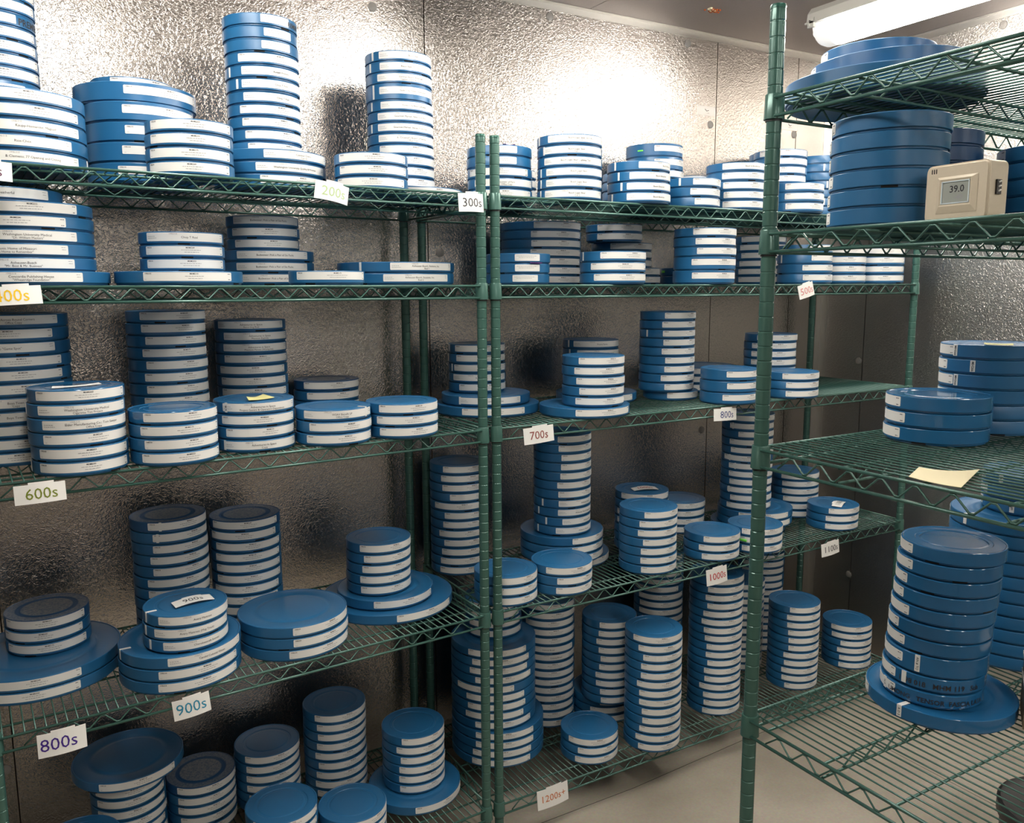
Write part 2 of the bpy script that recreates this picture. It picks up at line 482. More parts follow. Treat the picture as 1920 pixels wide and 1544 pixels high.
def rack(label, x, y, rz, L, D, zs, ztop, group='green wire racks'):
    """origin at the front-left post; D runs towards +y"""
    root = empty('wire_shelving', (x, y, ZF), rz); tag(root, label, 'shelving', group)
    pm = post_mesh(ztop - ZF)
    for px, py in ((0, 0), (L, 0), (0, D), (L, D)):
        p = link('post', pm, root); p.location = (px, py, 0)
        c = link('post_cap', CAPM, p); c.location = (0, 0, ztop - ZF - .001)
    sm_ = shelf_mesh(L, D)
    for z in zs:
        s = link('wire_shelf', sm_, root); s.location = (0, 0, z - ZF)
        for px, py in ((0, 0), (L, 0), (0, D), (L, D)):
            c = link('collar', COLLAR, s); c.location = (px, py, -.0405)
    return root
S_ = [0.2354, 0.0121, -0.3573, -0.8599, -1.4248]
XA, YA = 1.0615, 1.8899
ra = 0.0525; LA = 1.126; LB = 1.7254; DD = 0.448
rack('green epoxy wire rack at left, signs 200s to 900s on its shelf edges', XA - .0401 - LA*math.cos(ra), YA - LA*math.sin(ra), ra, LA, DD-.012, S_, .3699)
rack('long green wire rack in the middle, running into the room corner', XA, YA, 0, LB, DD, S_, .3699)
rack('near green wire rack at right with the tall foreground post', 1.1171, 1.0341-.61, .0, 1.74, .61, [0.3167, 0.0954, -0.2771, -0.7847], .4521)

# ------------------------------------------------------------------ film cans
_cm = {}
def base_mesh(r, t, mat):
    k = ('b', r, t, mat)
    if k not in _cm:
        mb = MB(); q = r - .0034
        mb.lathe([(0, .0015), (q*.90, .0015), (q*.92, 0), (q-.0015, 0), (q, .0012), (q, t-.004), (q-.0015, t-.004), (0, t-.0045)], M[mat], 56)
        # pry notch in the lower edge
        vs = []; n = 6; h0, h1 = .0006, .0046; w_ = .0125/r
        for i in range(n+1):
            a = -w_ + 2*w_*i/n
            for z in (h0, h1): vs.append(((q+.0008)*math.cos(a), (q+.0008)*math.sin(a), z))
            for z in (h0, h1): vs.append(((q-.001)*math.cos(a), (q-.001)*math.sin(a), z))
        fs = []
        for i in range(n):
            a = i*4; b = a+4
            fs += [(a, b, b+1, a+1), (a+1, b+1, b+3, a+3), (a+2, b+2, b, a)]
        fs += [(0, 1, 3, 2), (n*4, n*4+2, n*4+3, n*4+1)]
        mb.add(vs, fs, M['slot']); _cm[k] = sharp(mb.mesh('can_base'), 30)
    return _cm[k]
def lid_mesh(r, t, mat):
    k = ('l', r, t, mat)
    if k not in _cm:
        mb = MB()
        prof = [(r-.0034, .0046), (r-.0006, .0042), (r, .0050), (r, t-.0014), (r-.0005, t-.0005), (r-.0016, t), (r-.0030, t-.0001), (r-.0042, t-.0012),
                (r*.74, t-.0012), (r*.725, t-.0022), (r*.655, t-.0022), (r*.64, t-.0014), (r*.60, t-.0012), (0, t-.0012)]
        mb.lathe(prof, M[mat], 64); _cm[k] = sharp(mb.mesh('can_lid'), 28)
    return _cm[k]
def wrap(mb, r, z0, z1, u0, u1, m, off=.0004, n=16, rc=.0022):
    """paper strip bent round the can, rounded corners; u is arc length"""
    us = [u0, u0+rc*.3, u0+rc] + [u0+rc+(u1-u0-2*rc)*i/n for i in range(1, n)] + [u1-rc, u1-rc*.3, u1]
    def inset(u):
        d = min(u-u0, u1-u)
        return 0 if d >= rc else rc - math.sqrt(max(0, rc*rc-(rc-d)**2))
    vs = []
    for u in us:
        e = inset(u)*.8; a = u/r
        for rr in (r+off, r-.0002):
            for z in (z0+e, z1-e): vs.append((rr*math.cos(a), rr*math.sin(a), z))
    fs = []
    for i in range(len(us)-1):
        a = i*4; b = a+4
        fs += [(a, b, b+1, a+1), (a+1, b+1, b+3, a+3), (a+2, b+2, b, a)]
    fs += [(0, 1, 3, 2), ((len(us)-1)*4, (len(us)-1)*4+2, (len(us)-1)*4+3, (len(us)-1)*4+1)]
    mb.add(vs, fs, m, True)
def wraptext(mb, r, s, uc, zc, size, m, align='C', bold=False, off=.00065, rot=0):
    vs, fs = text2d(s, size, bold)
    if not vs: return
    w_ = max(v[0] for v in vs)
    if align == 'L': uc += w_
    if align == 'R': uc -= w_
    o = []
    for x, y in vs:
        if rot: x, y = -y*rot, x*rot
        a = (uc+x)/r; o.append(((r+off)*math.cos(a), (r+off)*math.sin(a), zc+y))
    mb.add(o, fs, m)
def bars(mb, r, u0, u1, z, h, m, seed):
    rnd = random.Random(seed); u = u0
    while u < u1:
        w_ = rnd.uniform(.002, .006); e = min(u+w_, u1)
        if e-u > .0008: wrap(mb, r, z-h/2, z+h/2, u, e, m, .0006, 3, .0001)
        u = e + .0012
LABEL_ARC = .190
def label_mesh(r, t, text, var):
    k = ('p', r, t, text, var)
    if k not in _cm:
        rnd = random.Random(hash((var, 5)) & 255); mb = MB(); h = .0178
        zt = t - .0024 if t < .035 else t*.62 + h/2; zb = zt - h; U = LABEL_ARC/2
        if var == 9: U = .036          # short label
        if var == 8: U = .078
        wrap(mb, r, zb, zt, -U, U, M['paper'])
        if text:
            a, _, b = text.partition('|')
            wraptext(mb, r, '1998.018', -U*.35, zt-.0028, .0046, M['greyink'], 'C')
            sz = min(.0066, 1.55*U/max(1, len(a)*.58))
            wraptext(mb, r, a, 0, zt-.0082 if b else zt-.0098, sz, M['ink'], 'C')
            if b: wraptext(mb, r, b, 0, zt-.0143, sz*.92, M['ink'], 'C')
            bars(mb, r, -U+.004, -U+.022, zt-.0075, .0010, M['greyink'], 3); bars(mb, r, -U+.004, -U+.026, zt-.0115, .0010, M['greyink'], 4)
            bars(mb, r, U-.014, U-.006, zt-.004, .0010, M['greyink'], 5); bars(mb, r, U-.013, U-.005, zt-.0085, .0010, M['greyink'], 6)
        elif var == 9:
            bars(mb, r, -U+.005, U-.010, zt-.005, .0010, M['greyink'], 1); bars(mb, r, -U+.010, U-.018, zt-.009, .0010, M['greyink'], 2)
        else:
            wraptext(mb, r, '1998.018', -U+.0035, zt-.0031, .0038, M['ink'], 'L', True)
            wraptext(mb, r, ('S-1', '2/5', '4/8', 'N-2', '1/3')[var % 5], -U+.0038, zb+.0030, .0034, M['greyink'], 'L')
            wraptext(mb, r, 'MHM%d' % (2101 + 37*var), .006, zt-.0034, .0042, M['ink'], 'C', True)
            x0 = .006 - (.018 + .003*(var % 4)); x1 = .006 + (.020 + .002*(var % 3))
            bars(mb, r, x0, x1, zt-.0082, .0011, M['greyink'], var); bars(mb, r, x0+.006, x1-.004, zt-.0128, .0011, M['greyink'], var+20)
            bars(mb, r, U-.011, U-.004, zt-.0035, .0012, M['ink'], var+40); bars(mb, r, U-.010, U-.004, zb+.003, .0012, M['ink'], var+50)
        _cm[k] = sharp(mb.mesh('paper_label'))
    return _cm[k]
def tape_mesh(r, t, text='', w_=.0062, full=True, fold=False):
    k = ('t', r, t, text, w_, full, fold)
    if k not in _cm:
        mb = MB(); wrap(mb, r, .006 if full else .008, t-.0006, -w_/2, w_/2, M['paper'], .0007, 3, .0004)
        if fold:   # end of the tape folded over the rim on to the lid
            q = t + .0004
            mb.add([((r+.0006), -w_/2, q), ((r+.0006), w_/2, q), (r-.022, w_/2+.003, q), (r-.022, -w_/2+.003, q),
                    ((r+.0006), -w_/2, q-.001), ((r+.0006), w_/2, q-.001), (r-.022, w_/2+.003, q-.0012), (r-.022, -w_/2+.003, q-.0012)],
                   [(0, 1, 2, 3), (7, 6, 5, 4), (0, 4, 5, 1), (1, 5, 6, 2), (2, 6, 7, 3), (3, 7, 4, 0)], M['paper'])
        if text: wraptext(mb, r, text, 0, (t+.004)/2, min(.0062, (t-.008)/max(1, len(text)*.62)), M['ink'], 'C', True, .0010, rot=-1)
        _cm[k] = sharp(mb.mesh('tape_strip'))
    return _cm[k]
def writing_mesh(r, t, text, size, zc):
    k = ('w', r, t, text)
    if k not in _cm:
        mb = MB(); wraptext(mb, r, text, 0, zc, size, M['ink'], 'C', True, .0005); _cm[k] = mb.mesh('handwriting')
    return _cm[k]

STACKS = [
('A3a',-0.3603,12,'front leftmost stack on the 600s shelf',[(6,.091,1.894,.09,.0283)],''),
('A3b',-0.3603,22,'second front stack on the 600s shelf',[(4,.272,1.896,.09,.0283)],''),
('A3c',-0.3603,14,'third front stack on the 600s shelf',[(4,.456,1.951,.09,.0283)],''),
('A3d',-0.3603,20,'fourth front stack on the 600s shelf',[(3,.635,1.929,.09,.0283)],''),
('A3e',-0.3603,24,'rightmost front stack on the 600s shelf',[(3,.815,1.932,.09,.0283)],''),
('A3f',-0.3603,25,'short back stack on the 600s shelf',[(4,.731,2.27,.09,.0283)],'d'),
('A3g',-0.3603,28,'middle back tower on the 600s shelf',[(11,.307,2.16,.09,.0283)],''),
('A3h',-0.3603,8,'right back tower on the 600s shelf',[(10,.521,2.226,.09,.0283)],''),
('A3i',-0.3603,5,'leftmost wide back tower on the 600s shelf',[(11,-.022,2.1,.12,.0283)],''),
('B3j',-0.3603,10,'stack behind paired posts, 700s shelf',[(1,1.185,2.165,.155,.0283),(1,1.18,2.165,.132,.0283),(5,1.178,2.214,.086,.0283)],''),
('B3k',-0.3603,33,'stack right of paired posts, 700s shelf',[(1,1.405,1.978,.132,.0283),(5,1.417,1.953,.09,.0283)],''),
('B3l',-0.3603,18,'back stack behind that on 700s shelf',[(1,1.612,2.205,.132,.0283),(6,1.578,2.189,.09,.0283)],''),
('B3n',-0.3603,57,'tall centre tower on the 700s shelf',[(1,1.842,2.107,.09,.0283),(9,1.824,2.107,.09,.0283)],''),
('B3o',-0.3603,30,'dark back stack on 700s shelf',[(3,2.097,2.25,.132,.0283)],''),
('B3p',-0.3603,55,'thick front stack above the middle 800s sign',[(3,1.932,1.933,.09,.036)],''),
('B3q',-0.3603,18,'far back tower beside foreground post, 700s shelf',[(7,2.289,2.095,.09,.0283)],''),
('B3r',-0.3603,50,'rightmost front stack on the 700s shelf',[(3,2.203,1.923,.09,.0283)],''),
('A4s',-0.8629,-8,'leftmost stack on the 900s shelf',[(2,-.012,2.105,.168,.0283),(3,.009,2.136,.088,.0283)],'d'),
('A4t',-0.8629,22,'stepped front stack on the 900s shelf',[(3,.266,1.956,.132,.0283),(3,.276,1.924,.09,.0283)],''),
('A4u',-0.8629,35,'wide front stack on the 900s shelf',[(3,.533,1.981,.132,.0283)],''),
('A4v',-0.8629,32,'three-tier stack right on the 900s shelf',[(1,.833,2.106,.18,.0283),(1,.819,2.093,.132,.0283),(5,.801,2.089,.088,.0283)],''),
('A4w',-0.8629,30,'left back tower on the 900s shelf',[(11,.288,2.188,.09,.0283)],'d'),
('A4x',-0.8629,0,'right back tower on the 900s shelf',[(10,.476,2.2,.09,.0283)],'d'),
('B4y',-0.8629,24,'tall tower seen left of the paired posts',[(12,1.136,2.263,.09,.0283)],''),
('B4z',-0.8629,40,'low stack behind paired posts, 1000s shelf',[(3,1.132,1.968,.09,.0283)],''),
('B4aa',-0.8629,52,'front stack right of posts, 1000s shelf',[(3,1.312,1.956,.09,.0283)],''),
('B4ab',-0.8629,55,'tall tower on wide cans, 1000s shelf',[(1,1.482,2.17,.132,.0283),(3,1.44,2.146,.132,.0283),(11,1.429,2.127,.09,.0283)],''),
('B4ac',-0.8629,20,'back stack under a loose card, 1000s shelf',[(7,1.759,2.143,.09,.0283)],''),
('B4ae',-0.8629,18,'small back stack mid 1000s shelf',[(1,2.01,2.262,.11,.0283),(3,2.014,2.237,.09,.0283)],''),
('B4ad',-0.8629,48,'seven-can front tower on the 1000s shelf',[(7,1.64,1.964,.09,.0283)],''),
('B4af',-0.8629,43,'front stack above the 1000s sign',[(3,1.897,1.952,.09,.0283)],''),
('B4ag',-0.8629,31,'front stack by foreground post, 1000s shelf',[(3,2.078,1.936,.09,.0283)],''),
('B4ah',-0.8629,22,'tall tower behind the foreground post, 1100s shelf',[(1,2.236,2.12,.132,.0283),(2,2.248,2.102,.132,.0283),(12,2.21,2.111,.09,.0283)],''),
('B4ai',-0.8629,35,'back stack on the 1100s shelf',[(6,2.529,2.167,.09,.0283)],''),
('B4aj',-0.8629,50,'front stack under a loose card, 1100s shelf',[(3,2.512,1.973,.09,.0283)],''),
('A2a',0.0091,0,'leftmost stack on the 400s shelf',[(1,.024,1.99,.155,.0265),(5,.023,2.0,.132,.0265),(1,-.017,2.0,.12,.0265)],''),
('A2b',0.0091,12,'second stack on the 400s shelf',[(1,.314,1.968,.132,.0283),(3,.331,2.018,.09,.0283)],''),
('A2c',0.0091,8,'dark back tower on the 400s shelf',[(3,.562,2.21,.125,.0283),(3,.559,2.203,.09,.0283)],''),
('A2d',0.0091,12,'single front can on the 400s shelf',[(1,.647,1.971,.09,.032)],''),
('A2e',0.0091,25,'wide low pair right on the 400s shelf',[(2,.879,2.104,.155,.0283)],''),
('B2a',0.0091,22,'front stack behind paired posts, 500s shelf',[(3,1.207,2.022,.09,.0275)],''),
('B2b',0.0091,35,'tall dark back stack left on 500s shelf',[(7,1.411,2.225,.125,.0264)],''),
('B2c',0.0091,25,'second front stack on the 500s shelf',[(3,1.479,1.949,.0945,.03)],''),
('B2d',0.0091,30,'second dark back stack, 500s shelf',[(2,1.765,2.24,.105,.0265),(3,1.736,2.24,.1,.0265),(2,1.663,2.186,.09,.0265)],''),
('B2e',0.0091,60,'low green-marked back stack on the 500s shelf',[(2,2.037,2.26,.09,.0283)],''),
('B2f',0.0091,40,'tall front stack left of foreground post, 500s shelf',[(2,1.833,1.954,.094,.04),(3,1.833,1.954,.094,.0283)],''),
('B2g',0.0091,10,'back stack left of foreground post, 500s shelf',[(6,2.356,2.22,.09,.0283)],''),
('B2h',0.0091,55,'front stack right of foreground post, 500s shelf',[(4,2.323,1.989,.09,.032)],''),
('B2i',0.0091,20,'middle far-right stack on the 500s shelf',[(4,2.512,2.0,.09,.031)],''),
('B2k',0.0091,20,'far rightmost stack on the 500s shelf',[(4,2.688,1.975,.09,.031)],''),
('A1a',0.2324,12,'front leftmost stack on the top left shelf',[(5,.023,2.0,.132,.0283)],''),
('A1b',0.2324,10,'leftmost back tower on the top left shelf',[(5,.001,2.26,.088,.0283),(1,.001,2.26,.088,.031),(1,.001,2.26,.088,.042),(8,.001,2.26,.088,.0283)],''),
('A1c',0.2324,25,'broad thick stack left on the top left shelf',[(4,.279,2.164,.118,.043),(1,.276,2.19,.132,.043),(1,.276,2.23,.09,.0283)],''),
('A1d',0.2324,0,'four-can front stack on the top left shelf',[(4,.349,1.956,.09,.0283)],''),
('A1e',0.2324,30,'tall left tower on the top left shelf',[(3,.56,2.11,.132,.0283),(1,.564,2.158,.0875,.0283),(1,.563,2.156,.0875,.0283),(1,.562,2.153,.0875,.0283),(1,.561,2.151,.0875,.0283),(1,.56,2.148,.0875,.0283),(1,.56,2.145,.0875,.0283),(1,.559,2.143,.0875,.0283),(1,.558,2.14,.0875,.0283),(1,.557,2.137,.0875,.0283),(1,.556,2.135,.0875,.0283),(1,.555,2.132,.0875,.0283)],''),
('A1f',0.2324,24,'tall right tower on the top left shelf',[(1,.962,2.16,.132,.0283),(1,.937,2.186,.09,.0283),(1,.938,2.188,.09,.0283),(1,.938,2.19,.09,.0283),(1,.939,2.192,.09,.0283),(1,.94,2.194,.09,.0283),(1,.94,2.196,.09,.0283),(1,.941,2.198,.09,.0283),(1,.942,2.2,.09,.0283),(1,.942,2.202,.09,.042),(1,.943,2.205,.09,.0283),(1,.943,2.207,.09,.0283),(1,.944,2.209,.09,.0283)],''),
('A1g',0.2324,5,'three-can front stack by the 200s card',[(3,.776,1.998,.09,.0283)],''),
('B1a',0.2324,10,'stack behind the post tops, upper middle shelf',[(5,1.175,2.064,.09,.0283)],''),
('B1b',0.2324,20,'hidden back stack by post tops, upper middle shelf',[(4,1.312,2.26,.09,.0283)],''),
('B1c',0.2324,20,'tall stack beside post tops, upper middle shelf',[(6,1.344,1.972,.09,.0283)],''),
('B1d',0.2324,20,'low back stack, upper middle shelf',[(4,1.68,2.125,.09,.0283)],''),
('B1e',0.2324,42,'front four-can stack centred on upper middle shelf',[(4,1.565,1.945,.09,.0283)],''),
('B1f',0.2324,60,'tall back stack, upper middle shelf',[(5,1.862,2.231,.094,.0283),(2,1.866,2.238,.094,.042)],''),
('B1g',0.2324,65,'three-can front stack, upper middle shelf',[(3,1.789,1.976,.09,.0283)],''),
('B1h',0.2324,40,'barely showing back stack, upper middle shelf',[(5,2.05,2.29,.09,.0283)],''),
('B1i',0.2324,33,'stack just left of foreground post, top',[(5,1.978,1.975,.0935,.0283)],''),
('B1j',0.2324,100,'unlabelled back stack at foreground post, top',[(9,2.49,2.297,.09,.0283)],'n'),
('B1k',0.2324,12,'white-striped tower right of foreground post, top',[(8,2.324,2.117,.09,.0283)],''),
('B1m',0.2324,70,'taped far back stack at right of foreground post',[(8,2.68,2.25,.1,.031)],'n'),
('B1n',0.2324,43,'short front stack right of foreground post, top',[(3,2.206,1.942,.09,.0305)],''),
('A5a',-1.4278,10,'small tower under a wide lid, bottom left shelf',[(8,.155,2.235,.09,.0283),(1,.16,2.215,.132,.0283)],''),
('A5b',-1.4278,25,'dusty stack on the bottom left shelf',[(5,.334,2.246,.09,.0283)],'d'),
('A5c',-1.4278,26,'third back stack on the bottom left shelf',[(6,.515,2.253,.09,.0283)],''),
('A5d',-1.4278,24,'tallest dark tower on the bottom left shelf',[(9,.702,2.218,.09,.0283)],''),
('A5e',-1.4278,5,'front left stack on the bottom left shelf',[(5,.482,1.985,.09,.0283)],''),
('A5f',-1.4278,45,'front middle stack on the bottom left shelf',[(3,.665,1.978,.09,.0283)],''),
('A5h',-1.4278,20,'nearest stack cut by photo bottom edge',[(6,.03,2.045,.09,.0283)],''),
('A5g',-1.4278,36,'tower on a wide can, bottom left shelf',[(1,.884,2.07,.132,.0283),(6,.889,2.083,.09,.0283)],''),
('B5a',-1.4278,6,'big stepped tower behind paired posts, 1200s+ shelf',[(4,1.21,2.16,.145,.0283),(9,1.2,2.167,.132,.0283),(4,1.22,2.2,.09,.0283)],''),
('B5b',-1.4278,14,'back tower right of paired posts, 1200s+ shelf',[(15,1.441,2.228,.09,.0283)],''),
('B5c',-1.4278,34,'three-can front stack on the 1200s+ shelf',[(3,1.435,1.98,.09,.0283)],''),
('B5d',-1.4278,40,'shaded back tower on wide cans, 1200s+ shelf',[(3,1.632,2.17,.107,.0283),(10,1.61,2.116,.09,.0283)],''),
('B5e',-1.4278,38,'large front tower left on the 1200s+ shelf',[(13,1.646,1.933,.09,.0291)],''),
('B5f',-1.4278,10,'second back tower on the 1200s+ shelf',[(17,1.959,2.279,.09,.0283)],''),
('B5g',-1.4278,37,'tallest front tower on the 1200s+ shelf',[(17,1.974,2.0,.09,.0283)],''),
('B5h',-1.4278,40,'back tower hidden by foreground post, 1200s+ shelf',[(12,2.294,2.2,.09,.0283)],''),
('B5i',-1.4278,48,'tower right of foreground post, 1200s+ shelf',[(11,2.347,1.985,.09,.0283)],''),
('B5k',-1.4278,10,'farthest back tower on the 1200s+ shelf',[(17,2.488,2.28,.09,.0283)],''),
('B5m',-1.4278,45,'rightmost six-can stack on the 1200s+ shelf',[(6,2.657,1.993,.09,.0283)],''),
('C1a',0.3137,-112,'stepped pile atop the right rack',[(1,1.335,.99,.1635,.037),(1,1.35,.989,.132,.031),(1,1.35,1.015,.0955,.0283)],''),
('C2a',0.0924,-128,'front stack on right rack second shelf',[(6,1.232,.896,.09,.0283)],''),
('C2b',0.0924,-120,'shaded stack behind monitor, right rack second shelf',[(6,1.422,.957,.09,.0283)],''),
('C2c',0.0924,-120,'frame-edge stack on right rack second shelf',[(5,1.572,.815,.09,.0283)],''),
('C3a',-0.2801,-98,'low glossy stack on right rack third shelf',[(3,1.454,.924,.09,.0283)],''),
('C3b',-0.2801,-110,'taller taped stack on right rack third shelf',[(6,1.636,.938,.09,.0283)],''),
('C4a',-0.7877,-106,'handwritten tower on right rack lowest shelf',[(1,1.47,.889,.132,.0283),(1,1.449,.895,.09,.0283),(1,1.452,.895,.09,.0283),(1,1.454,.894,.09,.038),(1,1.457,.893,.09,.0283),(1,1.459,.892,.09,.0283),(1,1.462,.891,.09,.0283),(1,1.465,.89,.09,.0283),(1,1.467,.889,.09,.0283),(1,1.47,.888,.09,.0283),(1,1.472,.887,.09,.0283)],''),
('C4b',-0.7877,-125,'dark rear stack on right rack lowest shelf',[(11,1.822,.957,.132,.0283),(3,1.852,.957,.09,.0283)],''),
]
TITLES = {
 'A1a': {4: '', 3: '', 2: 'Kaupp-Homarctic, Magicall', 1: 'Rice-Chex', 0: '& Clemenic 77 Opening and Closing'},
 'A1b': {5: 'Anheuser-Busch Business|Touring Young Business'},
 'A2a': {6: "Phelan's Weatherful", 3: 'Washington University Medical|"Dr. William Masters"', 2: 'Masonic Home of Missouri|"A Home to Remember"',
         1: 'Anheuser-Busch|"Mr. Bost & Mr. Business"', 0: 'Concordia Publishing House|"Wheatridge Foundation"'},
 'A2b': {3: 'Chop T Reel'},
 'A2c': {5: 'Budweiser: Pick a Pair of Six Packs', 2: 'Budweiser: Pick a Pair of Six Packs', 1: 'Budweiser: Pick a Pair of Six Packs', 0: 'Budweiser: Pick a Pair of Six Packs'},
 'A2e': {1: 'Anheuser-Busch, Sessions, Inc.|Reel 1', 0: 'Anheuser-Busch, Sessions, Inc.|Reel 2'},
 'A3i': {10: 'Belles Across Round Corners|Office Copy', 8: '7 Up "Game Spot"', 4: 'Boys Town|Copy', 3: 'Boys Town'},
 'A3a': {4: 'Washington University Medical|Cigarette Tint Project', 3: 'Elder Manufacturing Co.; Tom Sawyer|Office Copy'},
 'A3h': {9: 'Adventures in Space|Recording Reel', 8: 'Adventures in Space|Phantom Exploits', 7: 'Adventures in Space|Phantom Planets (Workprint)'},
 'A3c': {3: 'Adventures in Space|Project Gemini & Operation Dependence', 1: '', 0: 'Adventures in Space|Copy'},
 'A3d': {2: 'WSAV Benefit LP|Office Copy'},
 'A1e': {2: 'Contour Chairs|Cut 10', 1: 'Washington University Quality & Promise', 7: 'Chop T Reel', 8: 'Chop T Reel', 9: 'Budget Process'},
 'A1f': {12: 'Busch Beer', 11: 'Busch Beer 77 Open House', 10: 'German Beach, American|Opener (Open & Close)', 9: 'Gold City Times Travelogue', 8: 'Yorks City Best Customer', 7: 'Gourmet Market, New York Beat', 6: 'Gourmet Market, Stereo Production', 5: "A. Crownell's Branch of Service|Office Copy"},
 'B1c': {5: 'Busch Lager Beer, 60 1 & 2|Cut 1', 4: 'Busch Lager Beer|Cut 1', 3: 'Busch Lager Beer: Lighting Test|Cut 2', 2: 'Busch Lager Beer|Cut 1', 1: 'Busch Lager Beer|Cut 1', 0: 'Busch Lager Beer|Cut 2'},
 'B1a': {1: 'Souvenir of Paris|Office Copy'},
 'B1e': {3: 'Busch Bavarian', 2: 'Busch Bavarian', 1: 'Busch Bavarian', 0: 'Busch Bavarian'},
 'B1i': {4: 'Bauch & Brodersen'},
 'A4t': {5: 'Avery Mattress', 4: 'Avery Mattress (Mag Track)', 3: 'Cherokeecraft Scooter', 2: 'Candid Colonial Waves'},
 'B3l': {6: 'Prairie Farms', 5: 'Prairie Farms Workprint'}, 'B3j': {2: '', 3: 'Prairie Farms', 1: 'Barton Company Supplies'},
 'B4ab': {7: 'Anheuser Busch', 6: 'Anheuser Busch Natural Light', 5: 'Anheuser Busch', 4: 'Anheuser Busch'},
 'B5b': {9: 'Colonial Bread', 8: 'Colonial Bread', 7: '', 5: 'Colonial Bread'}, 'B5e': {5: 'Purple Heart'},
}
# tapes: stack -> {index from the bottom: (angle from the camera side, text)}
TAPES = {
 'A1f': {12: -48, 11: -55, 9: -48, 8: -56, 6: -58}, 'A1e': {9: -58, 8: -42}, 'A1a': {0: 76},
 'B1c': {5: -66, 4: -50, 2: -60, 1: -60, 0: -60}, 'B1e': {3: -46, 2: -38, 1: -32, 0: -57}, 'B1g': {2: -20},
 'B2h': {2: -55}, 'B2c': {2: -62}, 'A2e': {1: -35}, 'A3c': {3: (-42, ' M N'), 0: -48}, 'A3a': {4: -82, 0: -84},
 'A4t': {5: (-66, '', True), 4: -66, 3: -56, 2: (-72, '', True)}, 'A4w': {10: -12, 9: -17}, 'A3d': {2: (58, '', True)},
 'B4ab': {4: -56, 5: -32, 6: -53, 7: -41}, 'B3n': {7: -45}, 'B3j': {6: -70, 5: -76, 4: -60, 1: -34}, 'B3l': {6: -50, 5: -47},
 'B4ah': {14: -43, 13: -33, 9: -40, 8: -25, 5: -38}, 'B4ag': {0: -40}, 'B1m': {6: 12, 4: 20, 3: 0, 2: 14},
 'C4a': {3: (-19, 'AN # TO'), 0: (-29, 'A D 3', True), 2: (-32, ''), 1: (-60, 'N P')},
 'C3b': {5: (-42, 'MH266'), 4: (-18, 'MH266'), 3: (-39, 'MH366')},
 'C4b': {13: (-35, '68'), 11: (-18, '189'), 10: (-47, '', True)},
}
WRITE = {'C4a': {2: ('1998 018   MHM 119   Sch', .0135, 8, .013), 1: ('UMONG   TENSOR  FASCIA LATA', .0125, 8, .013)}, 'A1b': {11: ('PREMIER', .020, 62, .014)},
         'A1e': {13: ('REMIER', .014, 62, .014)}}
SHORT = {'A1e': (13, 12, 11), 'B2a': (0, 1, 2), 'A1b': (6, 11), 'B1a': (4, 3), 'B1j': (), 'A1c': ()}
SHELFNAME = {'A1': 'top left shelf', 'A2': '400s shelf', 'A3': '600s shelf', 'A4': '900s shelf', 'A5': 'bottom left shelf', 'B1': 'upper middle shelf',
             'B2': '500s shelf', 'B3': '700s shelf', 'B4': '1000s shelf', 'B5': '1200s+ shelf', 'C1': 'top of the right rack', 'C2': 'second shelf of the right rack',
             'C3': 'third shelf of the right rack', 'C4': 'lowest shelf of the right rack'}
ORD = ['', 'topmost', 'second', 'third', 'fourth', 'fifth', 'sixth', 'seventh', 'eighth', 'ninth', 'tenth', 'eleventh', 'twelfth', 'thirteenth', 'fourteenth', 'fifteenth', 'sixteenth', 'seventeenth']
REST = set([20,21,24,25,26,35,36,37,38,45,46,47,48,49,50,58,59,60,61,62,69,70,71,72,73,74,76,77,79,81,82,83,84,86,87,88,92,93,94,95,96,97,98,99,100,123,124,125,126,127,134,135,136,144,145,146,147,148,149,150,151,152,153,154,156,157,162,163,164,166,177,178,179,180,181,182,184,185,186,195,196,198,199,201,202,204,205,206,207,208,209,210,211,212,213,214,215,216,217,218,219,220,221,222,223,248,249,250,251,258,259,260,261,262,265,266,272,273,274,275,276,277,278,280,281,282,283,284,285,286,287,288,289,295,296,297,298,299,300,301,305,306,307,308,309,315,323,334,335,336,337,350,351,352,353,354,355,356,357,358,365,366,367,368,373,374,375,376,377,378,380,383,384,385,386,387,388,389,390,391,393,394,395,396,397,398,399,400,401,402,403,404,405,406,407,408,409,410,411,412,413,414,415,416,417,418,419,420,421,422,423,424,427,428,430,435,436,437,441,450,451,452,453,455,456,458,459,460,461,462,463,484,485,486,487,488,489,490,491,492,493,494,495,496,497,498,499,500,501,502,504,506,507,508,509,510,511,512,513,514,515,516,517,520,521,532,533,534,535,536,537,538,539,540,541,542,543,544,545,546,547,548,549,550,551,552,553,554,555,556,557,558,559,560,561,562,563,564,566,567,568,569,570,571,572,573,574,575,576,577,578,579,580,581,582,583,584,585,586,587,589,590,591,592,593,594,595,596,597,598,599,600,601,602,603,604,605,606,607,608,609,610,621,622,623,624,627,628,629,630,631,635,636,652,653,654,655,656,657,658,659,660,661,663,664,665])
rest_parts = []          # (mesh, matrix) of the cans that are merged
can_no = 0
